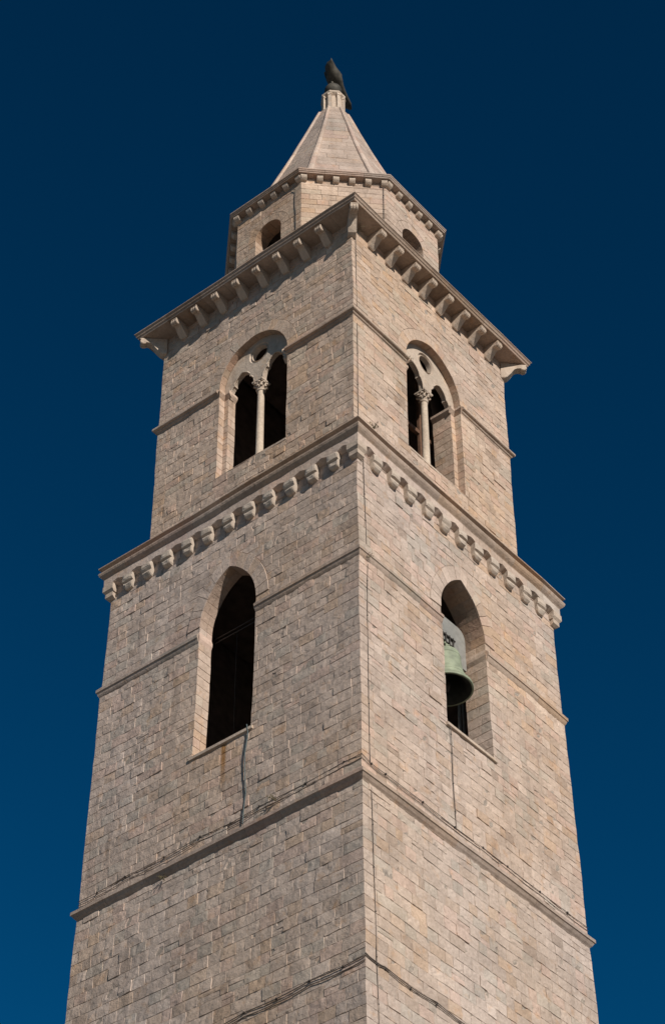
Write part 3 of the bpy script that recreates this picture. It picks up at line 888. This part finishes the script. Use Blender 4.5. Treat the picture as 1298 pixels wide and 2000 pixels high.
# ---------------- drum
mb = MB(); back = MB()
zs8 = masonry(mb, s_8, range(8), 0.26, rough=0.6); backing(back, s_8, range(8), -DEEP)
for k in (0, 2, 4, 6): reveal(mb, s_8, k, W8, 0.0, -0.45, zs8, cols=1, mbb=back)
drum = mb.build('octagonal_drum', M_STONE, tower, warp=True)
back.build('mortar_bed', M_MORTAR, drum, warp=True)
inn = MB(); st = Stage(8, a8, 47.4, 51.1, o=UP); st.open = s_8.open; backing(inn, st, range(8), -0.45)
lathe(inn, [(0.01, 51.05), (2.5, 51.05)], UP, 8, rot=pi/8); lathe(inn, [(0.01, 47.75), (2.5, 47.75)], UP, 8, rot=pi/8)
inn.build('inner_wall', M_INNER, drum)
for k in (0, 2, 4, 6): sill(k, Stage(8, a8, 0, 1, o=UP), 0.455, 0, 48.25, drum, over=0.0, th=0.07, proj=0.004)
mb = MB()
PC8 = [(2.4, 51.40), (2.985, 51.275), (2.987, 51.24), (2.968, 51.225), (2.958, 51.195), (2.94, 51.185), (2.935, 51.155), (2.92, 51.15), (2.915, 51.158), (2.4, 51.125)]
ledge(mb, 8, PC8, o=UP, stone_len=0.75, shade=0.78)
cor8 = mb.build('drum_cornice', M_TRIM, tower, warp=True)
pr = [(-0.04, 0.0), (0.150, 0.0), (0.150, -0.06), (0.13, -0.105), (0.08, -0.145), (0.0, -0.16), (-0.04, -0.16)]
cbs = []
for i in range(2):
    mb = MB(); extrude_prof(mb, pr, lambda d, z: 0.085, (0.5, 0.42, 0.35), jitter=4+i); cbs.append(mb.build('corbel', M_TRIM, cor8))
first = {}; cnt = 0
s8f = Stage(8, a8, 0, 1)
for k in range(8):
    n, t = s8f.frame(k); th = math.pi+pi/4*k
    for i in range(6):
        u = (i-2.5)*0.436; q = n*2.742+t*u
        place(cbs, first, cor8, (q.x+UP[0], q.y+UP[1], 51.135), th)

# ---------------- spire
mb = MB(); back = MB()
za, zb = 51.26, 57.66
asp = lambda z: 2.482+(0.415-2.482)*(z-51.26)/(57.64-51.26) - 0.05*math.sin(pi*(z-51.26)/6.4)
s_sp = Stage(8, asp, 51.28, 57.66, o=UP, course=(0.27, 0.36), length=(0.40, 0.80))
masonry(mb, s_sp, range(8), 0.0, rough=0.25, shade=0.86); backing(back, s_sp, range(8), -DEEP)
spire = mb.build('spire', M_STONE, tower, warp=True)
back.build('mortar_bed', M_MORTAR, spire, warp=True)
for k in range(8):
    th = math.pi+pi/4*(k+0.5); d = Vector((cos(th), sin(th), 0)); t = Vector((-sin(th), cos(th), 0)); sec = 1/cos(pi/8)
    mb = MB(); zz = [51.28+(57.66-51.28)*i/12 for i in range(13)]
    for z0, z1 in zip(zz, zz[1:]):
        v = []
        for z in (z0+0.003, z1-0.003):
            rad = asp(z)*sec; w = 0.035+0.065*(1-(z-51.28)/6.4)
            pr = [(-0.06, -w*1.25), (0.012, -w*1.1), (0.040, -w*0.7), (0.052, 0), (0.040, w*0.7), (0.012, w*1.1), (-0.06, w*1.25)]
            for x, y in pr:
                q = d*(rad+x)+t*y; v.append(Vector((q.x+UP[0], q.y+UP[1], z)))
        m = 7
        mb.add(v, [(i, (i+1) % m, m+(i+1) % m, m+i) for i in range(m)]+[tuple(range(m)), tuple(range(m, 2*m))], tint_at(v[0], 0.8))
    mb.build('rib', M_TRIM, spire, warp=True)

# ---------------- small lantern drum on the spire
mb = MB()
lathe(mb, [(0.38, 57.60), (0.44, 57.62), (0.45, 57.70), (0.40, 57.76), (0.30, 57.80), (0.285, 58.46), (0.33, 58.50), (0.375, 58.54), (0.385, 58.60), (0.34, 58.63), (0.1, 58.64)], UP, 8, (0.5, 0.42, 0.35), False, rot=pi/8)
lan = mb.build('lantern', M_TRIM, tower)
mp = MB(); box(mp, (-0.035, -0.052, 57.77), (0.045, 0.052, 58.52), (0.52, 0.44, 0.37)); box(mp, (-0.035, -0.065, 57.77), (0.058, 0.065, 57.86), (0.52, 0.44, 0.37)); box(mp, (-0.035, -0.065, 58.42), (0.058, 0.065, 58.51), (0.52, 0.44, 0.37))
pp = mp.build('pilaster', M_TRIM, lan)
for k in range(8):
    o = pp if k == 0 else pp.copy()
    if k: col.objects.link(o); o.parent = lan
    th = pi/8+pi/4*k; o.location = (UP[0]+0.31*cos(th), UP[1]+0.31*sin(th), 0); o.rotation_euler = (0, 0, th)

# ================================================================== bird finial
nA = Vector((31.9, 26.1, 0)).normalized(); hA = Vector((nA.y, -nA.x, 0))
def BH(n_, h_, z): return Vector((UP[0], UP[1], 0))+nA*n_+hA*(h_+0.02)+Vector((0, 0, z))
bird = empty('bird_statue', (UP[0], UP[1], 58.62), 0, 'dark bronze bird perched on a ball at the very top of the spire', 'statue')
inv = Matrix.Translation((-UP[0], -UP[1], -58.62))
def local(mb): mb.v = [Vector(p)-Vector((UP[0], UP[1], 58.62)) for p in mb.v]
mb = MB()
sec = [(-0.56, -0.06, 60.14, 0.01, 0.01), (-0.50, -0.07, 60.10, 0.05, 0.04), (-0.43, -0.09, 60.04, 0.12, 0.10), (-0.34, -0.10, 59.98, 0.155, 0.14), (-0.24, -0.07, 59.90, 0.185, 0.18), (-0.14, -0.03, 59.80, 0.21, 0.22), (-0.02, 0.01, 59.72, 0.245, 0.25), (0.12, 0.06, 59.65, 0.245, 0.22), (0.28, 0.13, 59.58, 0.195, 0.16), (0.44, 0.22, 59.52, 0.165, 0.11), (0.62, 0.32, 59.46, 0.15, 0.075), (0.80, 0.42, 59.41, 0.13, 0.05), (0.93, 0.52, 59.38, 0.04, 0.02)]
pts = [BH(a, b_, c_+min(0, 0.5*(a+0.1))) for a, b_, c_, _, _ in sec]; n = 14; v = []
for i, p in enumerate(pts):
    d = (pts[min(i+1, len(pts)-1)]-pts[max(0, i-1)]).normalized(); x = d.cross(Vector((0, 0, 1))).normalized(); y = x.cross(d)
    for j in range(n):
        a = 2*pi*j/n; v.append(p+(x*sec[i][3]*cos(a)+y*sec[i][4]*sin(a))*(1+0.16*noise.noise(p*5+x*cos(a)*1.3+y*sin(a)*1.3)))
fa = [(i*n+j, i*n+(j+1) % n, (i+1)*n+(j+1) % n, (i+1)*n+j) for i in range(len(pts)-1) for j in range(n)]+[tuple(range(n)), tuple(range((len(pts)-1)*n, len(pts)*n))]
mb.add(v, fa, (0.1,)*3, True)
local(mb); mb.build('body', M_DARKBR, bird)
mb = MB()   # comb / crest
crest = [(-0.50, -0.08, 60.12), (-0.47, -0.07, 60.27), (-0.43, -0.08, 60.19), (-0.38, -0.08, 60.25), (-0.34, -0.09, 60.16), (-0.28, -0.09, 60.16), (-0.26, -0.09, 60.02), (-0.38, -0.09, 60.02)]
for s_ in (0,):
    a = [BH(x, y-0.012, z+0.5*(x+0.1)) for x, y, z in crest]; b_ = [BH(x, y+0.012, z+0.5*(x+0.1)) for x, y, z in crest]; m = len(crest)
    mb.add(a+b_, [tuple(range(m)), tuple(range(m, 2*m))]+[(i, (i+1) % m, m+(i+1) % m, m+i) for i in range(m)], (0.1,)*3)
local(mb); mb.build('comb', M_DARKBR, bird)
for sd in (-1, 1):
    mb = MB(); sec2 = [(-0.14, 59.83, 0.02), (-0.05, 59.80, 0.10), (0.12, 59.74, 0.13), (0.34, 59.66, 0.10), (0.56, 59.58, 0.05), (0.70, 59.53, 0.01)]
    v = []
    for (x, z, h) in sec2:
        base = -0.05+0.45*max(0, x)+sd*(0.205-0.12*max(0, x)); 
        for dz, dw in ((h, -0.03), (h*0.3, 0.035), (-h, 0.0), (0, -0.05)): v.append(BH(x, base+sd*dw, z+dz))
    fa = [(i*4+j, i*4+(j+1) % 4, (i+1)*4+(j+1) % 4, (i+1)*4+j) for i in range(5) for j in range(4)]+[(0, 1, 2, 3), (20, 21, 22, 23)]
    mb.add(v, fa, (0.1,)*3); local(mb); mb.build('wing', M_DARKBR, bird)
mb = MB(); tube(mb, [BH(-0.02, -0.05, 59.30), BH(-0.01, -0.05, 59.62)], 0.045, 8); tube(mb, [BH(0.06, 0.08, 59.30), BH(0.06, 0.07, 59.62)], 0.045, 8); local(mb); mb.build('legs', M_DARKBR, bird)
mb = MB(); lathe(mb, [(0.001, 58.62), (0.12, 58.63), (0.13, 58.74)]+[(0.265*cos(a), 59.02+0.265*sin(a)) for a in [R(-65+i*12) for i in range(13)]]+[(0.001, 59.29)], (UP[0], UP[1]), 24, (0.1,)*3)
local(mb); mb.build('ball', M_BRONZE if False else M_DARKBR, bird)

# ================================================================== bell in the right-hand opening
BC = (-0.11, -3.28); ZM = 33.86
bell = empty('bell', (BC[0], BC[1], ZM), 0, 'green bronze bell hanging in the right-hand arch of the middle storey', 'bell')
mb = MB()
prof = [(0.555, 0.003), (0.565, 0.0), (0.595, 0.0), (0.60, 0.03), (0.565, 0.10), (0.50, 0.19), (0.43, 0.32), (0.385, 0.48), (0.36, 0.66), (0.345, 0.84), (0.335, 0.95), (0.31, 1.01), (0.25, 1.05), (0.15, 1.07), (0.001, 1.075)]
lathe(mb, prof, (0, 0), 48, (0.2,)*3); mi = MB(); lathe(mi, [(0.555, 0.004), (0.48, 0.05), (0.415, 0.14), (0.36, 0.3), (0.32, 0.6), (0.28, 0.9), (0.001, 0.98)], (0, 0), 48, (0.2,)*3)
for rz_, zz_ in ((0.574, 0.085), (0.44, 0.305), (0.343, 0.87)):
    lathe(mb, [(rz_, zz_-0.012), (rz_+0.008, zz_-0.004), (rz_+0.008, zz_+0.006), (rz_-0.004, zz_+0.014)], (0, 0), 48, (0.2,)*3)
bb_ = mb.build('bell_body', M_BRONZE, bell, fix=False); mi.build('inside', M_DARKIN, bb_, fix=False)
mb = MB(); tube(mb, [(0, 0, 0.95), (0, 0, 0.25)], 0.022, 8); lathe(mb, [(0.001, -0.06), (0.05, -0.03), (0.075, 0.05), (0.085, 0.13), (0.06, 0.21), (0.001, 0.25)], (0, 0), 16); mb.build('clapper', M_IRON, bell)
mb = MB()
for a in range(4):
    th = pi/4+a*pi/2; d = Vector((cos(th), sin(th), 0))
    tube(mb, [d*0.17+Vector((0, 0, 1.04)), d*0.19+Vector((0, 0, 1.16)), d*0.10+Vector((0, 0, 1.28)), Vector((0, 0, 1.30))], 0.032, 8)
tube(mb, [(0, 0, 1.05), (0, 0, 1.32)], 0.05, 8)
mb.build('canon', M_BRONZE, bell)
mb = MB()
out_ = [(0.70, 0.93), (0.70, 1.78), (0.685, 1.89), (0.64, 1.98), (0.57, 2.04), (0.47, 2.07)]
in_ = [(0.47, 0.93), (0.47, 1.18), (0.44, 1.27), (0.36, 1.33), (0.24, 1.36), (0.10, 1.37)]
pl = out_+[(-x, z) for x, z in out_[::-1]]+[(-x, z) for x, z in in_]+[(x, z) for x, z in in_[::-1]]
m = len(pl); v = [Vector((x, -0.07, z)) for x, z in pl]+[Vector((x, 0.07, z)) for x, z in pl]
mb.add(v, [tuple(range(m)), tuple(range(m, 2*m))]+[(i, (i+1) % m, m+(i+1) % m, m+i) for i in range(m)], (0.4,)*3)
hs = mb.build('yoke', M_STEEL, bell)
mb = MB()
for x in (-0.20, -0.07, 0.07, 0.20): tube(mb, [(x, -0.10, 1.12), (x, -0.10, 1.56)], 0.018, 6)
tube(mb, [(-0.26, -0.10, 1.50), (0.26, -0.10, 1.50)], 0.026, 6); tube(mb, [(-0.24, -0.10, 1.18), (0.24, -0.10, 1.18)], 0.02, 6)
mb.build('strap', M_IRON, hs)

frame = empty('steel_support', (0.6, -2.85, 31.4), 0, 'pale grey steel posts standing behind and below the green bell', 'steel frame')
def fl(mb): mb.v = [Vector(p)-Vector((0.6, -2.85, 31.4)) for p in mb.v]
for x in (0.92, 1.08):
    mb = MB(); box(mb, (x-0.024, -2.88, 31.35), (x+0.024, -2.83, 36.2)); fl(mb); mb.build('post', M_STEEL, frame)
mb = MB(); box(mb, (-0.9, -2.87, 32.7), (1.2, -2.84, 32.78)); fl(mb); mb.build('beam', M_STEEL, frame)
mb = MB(); box(mb, (0.20, -2.80, 32.6), (0.70, -2.60, 33.3)); fl(mb); mb.build('motor_box', M_IRON, frame)

# timber frame behind the twin window of the upper storey
tf = empty('timber_frame', (0.3, -2.4, 40.5), 0, 'brown timber post and beam frame inside the right-hand twin window', 'timber frame')
def tl(mb): mb.v = [Vector(p)-Vector((0.3, -2.4, 40.5)) for p in mb.v]
for x, y in ((0.62, -2.30), (-0.40, -2.28)):
    mb = MB(); box(mb, (x-0.045, y-0.04, 40.5), (x+0.045, y+0.04, 47.15)); tl(mb); mb.build('post', M_WOOD, tf)
mb = MB(); box(mb, (-1.5, -2.33, 43.1), (1.5, -2.23, 43.22)); tl(mb); mb.build('beam', M_WOOD, tf)
mb = MB(); tube(mb, [(-0.38, -2.2, 41.0), (1.2, -2.2, 43.0)], 0.05, 6); tl(mb); mb.build('brace', M_WOOD, tf)

# ================================================================== cables, bars, weeds
def catenary(pts, sag=0.005, n=6, amp=0.004):
    out = []
    for a, b in zip(pts, pts[1:]):
        a, b = Vector(a), Vector(b)
        for i in range(n):
            t = i/n; p = a.lerp(b, t); p.z -= sag*4*t*(1-t); out.append(p+noise.noise_vector(p*3)*amp)
    out.append(Vector(pts[-1])); return out
def cable(label, pts, rad, mat, clips=True, group='cables fixed to the tower walls', clip_rad=0.016, cat='cable', name='cable', second=None):
    org = Vector(pts[0]); root = empty(name, org, 0, label, cat, group)
    mb = MB(); tube(mb, [p-org for p in catenary(pts)], rad, 6)
    if second: tube(mb, [p-org for p in catenary([Vector(q)+Vector(second) for q in pts], 0.015, 6, 0.006)], rad, 6)
    mb.build('wire', mat, root, fix=True)
    if clips:
        for p in pts[1:-1]:
            m2 = MB(); q = Vector(p)-org; d = clip_rad; box(m2, q-Vector((d, d, d*1.1)), q+Vector((d, d, d*1.1))); m2.build('clip', M_IRON, root)
def Lf(u, z, a): return Vector((-a, u, z))       # on the left face: world y = u
def Rt(u, z, a): return Vector((u, -a, z))       # on the right face: world x = u
def aw(z): return a1(z) if z < 29.1 else (a2a(z) if z < 35.1 else a2b(z))
o_ = 0.018
cable('thin dark conductor down the right face beside the front corner, below the lowest string course', [Rt(-3.59+0.01*(i % 2), z, aw(z)+o_) for i, z in enumerate((28.9, 28.0, 27.0, 26.0, 25.0, 24.0, 23.0, 21.5, 19.5))], 0.0085, M_CABLE, clip_rad=0.011)
cable('thin dark conductor beside the front corner of the middle storey, below the impost string', [Rt(u, z, aw(z)+o_) for u, z in ((-3.50, 34.9), (-3.53, 34.4), (-3.56, 33.4), (-3.57, 32.2), (-3.59, 31.0), (-3.60, 30.2), (-3.595, 29.5))], 0.0085, M_CABLE, clip_rad=0.011)
cable('thin dark conductor beside the front corner between the impost string and the corbelled cornice', [Rt(u, z, aw(z)+o_) for u, z in ((-3.50, 35.5), (-3.51, 36.2), (-3.52, 37.0), (-3.53, 37.8), (-3.535, 38.5))], 0.0085, M_CABLE, clip_rad=0.011)
cable('thin dark conductor beside the front corner of the upper storey', [Rt(u, z, 3.22+o_) for u, z in ((-3.05, 39.3), (-3.03, 40.2), (-3.03, 41.3), (-3.02, 42.4), (-3.02, 43.5))], 0.0075, M_CABLE, clip_rad=0.010)
cable('thin dark conductor beside the front corner just under the scrolled eaves corbels', [Rt(u, z, 3.22+o_) for u, z in ((-3.02, 44.1), (-3.03, 45.0), (-3.03, 46.0), (-3.03, 46.9))], 0.0075, M_CABLE, clip_rad=0.010)
cable('twin dark cables along the left face just above the lowest string course', [Lf(u, z+0.02, aw(30)+o_) for u, z in ((-3.86, 29.56), (-3.4, 29.57), (-2.4, 29.52), (-1.2, 29.53), (-0.43, 29.47), (0.4, 29.52), (1.4, 29.46), (2.5, 29.47), (3.3, 29.42), (3.85, 29.42))], 0.0075, M_CABLE, second=(0, 0, -0.10))
cable('twin dark cables along the right face just above the lowest string course', [Rt(u, z+0.02, aw(30)+o_) for u, z in ((-3.86, 29.56), (-3.55, 29.48), (-3.1, 29.49), (-1.9, 29.49), (-0.85, 29.46), (0.1, 29.48), (0.95, 29.47), (2.1, 29.45), (3.1, 29.45), (3.85, 29.45))], 0.0075, M_CABLE, second=(0, 0, -0.08))
cable('lowest dark cable sloping along the left face near the foot of the view', [Lf(u, z, a1(24.8)+o_) for u, z in ((-3.92, 24.88), (-3.4, 24.84), (-2.6, 24.86), (-1.8, 24.80), (-1.0, 24.82), (0.0, 24.72), (1.5, 24.70), (3.9, 24.68))], 0.011, M_CABLE, second=(0, 0, -0.09))
cable('lowest dark cable sloping along the right face near the foot of the view', [Rt(u, z, a1(24.8)+o_) for u, z in ((-3.92, 24.88), (-3.6, 24.84), (-3.35, 24.86), (-2.6, 24.80), (-1.8, 24.85), (-0.9, 24.78), (0.5, 24.76), (3.9, 24.75))], 0.010, M_CABLE, second=(0, 0, 0.05))
cable('loose grey-green cable hanging from the sill of the left arch', [Lf(u, z, aw(30)+0.03) for u, z in ((-0.80, 31.85), (-0.84, 31.6), (-0.77, 31.1), (-0.78, 30.6), (-0.83, 30.1), (-0.78, 29.6), (-0.77, 29.3))], 0.013, M_GREENC, clips=False)
cable('dark cable dropping from the bell opening on the right face', [Rt(u, z, aw(30)+o_) for u, z in ((-0.83, 32.2), (-0.82, 31.9), (-0.81, 31.4), (-0.83, 30.6), (-0.81, 29.9), (-0.80, 29.45))], 0.010, M_CABLE, clip_rad=0.011)
cable('bent dark cable on the left face of the octagonal drum', [Vector((UP[0]-2.78, UP[1]+u, z)) for u, z in ((-0.55, 50.85), (-0.85, 50.84), (-0.97, 50.75), (-0.96, 50.2), (-0.99, 49.6), (-0.98, 48.8))], 0.010, M_CABLE, clips=False)
n, t = s8f.frame(1)
cable('straight dark cable on the front face of the octagonal drum by its right edge', [Vector((UP[0], UP[1], 0))+n*2.78+t*1.07+Vector((0, 0, z)) for z in (51.0, 50.6, 50.0, 49.2, 48.4)], 0.0085, M_CABLE, clip_rad=0.010)
for zt, lab in ((35.42, 'upper iron tie bar crossing the left arch'), (35.30, 'lower iron tie bar crossing the left arch')):
    mb = MB(); tube(mb, [Vector((0, -0.83, 0)), Vector((0, 0.83, 0))], 0.012, 8)
    o = mb.build('tie_bar', M_IRON, None); o.location = (-3.28, -0.03, zt); tag(o, lab, 'tie bar', 'tie bars in the left arch')
mb = MB(); tube(mb, [Vector((0, 0, 0)), Vector((0.0, 0.01, -1.5)), Vector((0, 0, -3.4))], 0.006, 6)
o = mb.build('bell_rope', M_IRON, None); o.location = (-3.25, 0.12, 35.3); tag(o, 'thin rope hanging from the tie bars inside the left arch', 'rope')

def weed(loc, nrm, label, s=1.0, up=0.6, n=14, mat=M_WEED):
    root = empty('weed', loc, 0, label, 'weed', 'weeds growing from the masonry')
    mb = MB(); lf = MB(); nrm = Vector(nrm)
    for i in range(n):
        d = (nrm*random.uniform(0.4, 1.2)+Vector((random.uniform(-0.9, 0.9), random.uniform(-0.9, 0.9), random.uniform(-0.2, 1.0)+up))).normalized()
        L_ = s*random.uniform(0.12, 0.30); p1 = d*L_*0.6; p2 = d*L_+Vector((0, 0, -0.15*L_))
        tube(mb, [Vector((0, 0, 0)), p1, p2], [0.005*s, 0.004*s, 0.002*s], 4)
        for j in range(4):
            q = p1.lerp(p2, j/3)+Vector([random.uniform(-0.015, 0.015) for _ in range(3)]); e = Vector([random.uniform(-1, 1) for _ in range(3)]).normalized()*0.028*s; g = Vector([random.uniform(-1, 1) for _ in range(3)]).normalized()*0.012*s
            lf.add([q-e, q+g, q+e, q-g], [(0, 1, 2, 3)])
    mb.build('stems', mat, root, fix=False); lf.build('leaves', mat, root, fix=False)
weed(Rt(-3.40, 38.97, 3.93), (0, -1, 0), 'dry forked weed on the corbelled cornice by the front corner, right side', 1.25, 0.9, 10)
weed(Lf(-1.65, 29.45, 3.86), (-1, 0, 0), 'small weed above the lowest string course on the left face', 0.8, 0.2)
weed(Lf(1.35, 28.95, 3.87), (-1, 0, 0), 'small weed hanging under the lowest string course on the left face', 0.7, -0.9)
weed(Rt(-2.95, 47.05, 3.22), (0.2, -1, 0), 'pale dry weed under the eaves beside the front corner corbel', 0.9, 0.3, 8)
weed(Rt(-3.55, 35.05, 3.80), (0, -1, 0), 'little weed on the impost string beside the front corner', 0.7, 0.0, 10)
weed(Rt(-1.05, 43.75, 3.24), (0.4, -1, 0), 'dark weed at the left impost of the right-hand twin window', 0.7, 0.0, 12)

# ================================================================== ground
gm_ = MB(); q = 2500
gm_.add([Vector((-q, -q, 0)), Vector((q, -q, 0)), Vector((q, q, 0)), Vector((-q, q, 0))], [(0, 1, 2, 3)])
g = gm_.build('ground', M_GROUND); g['kind'] = 'structure'
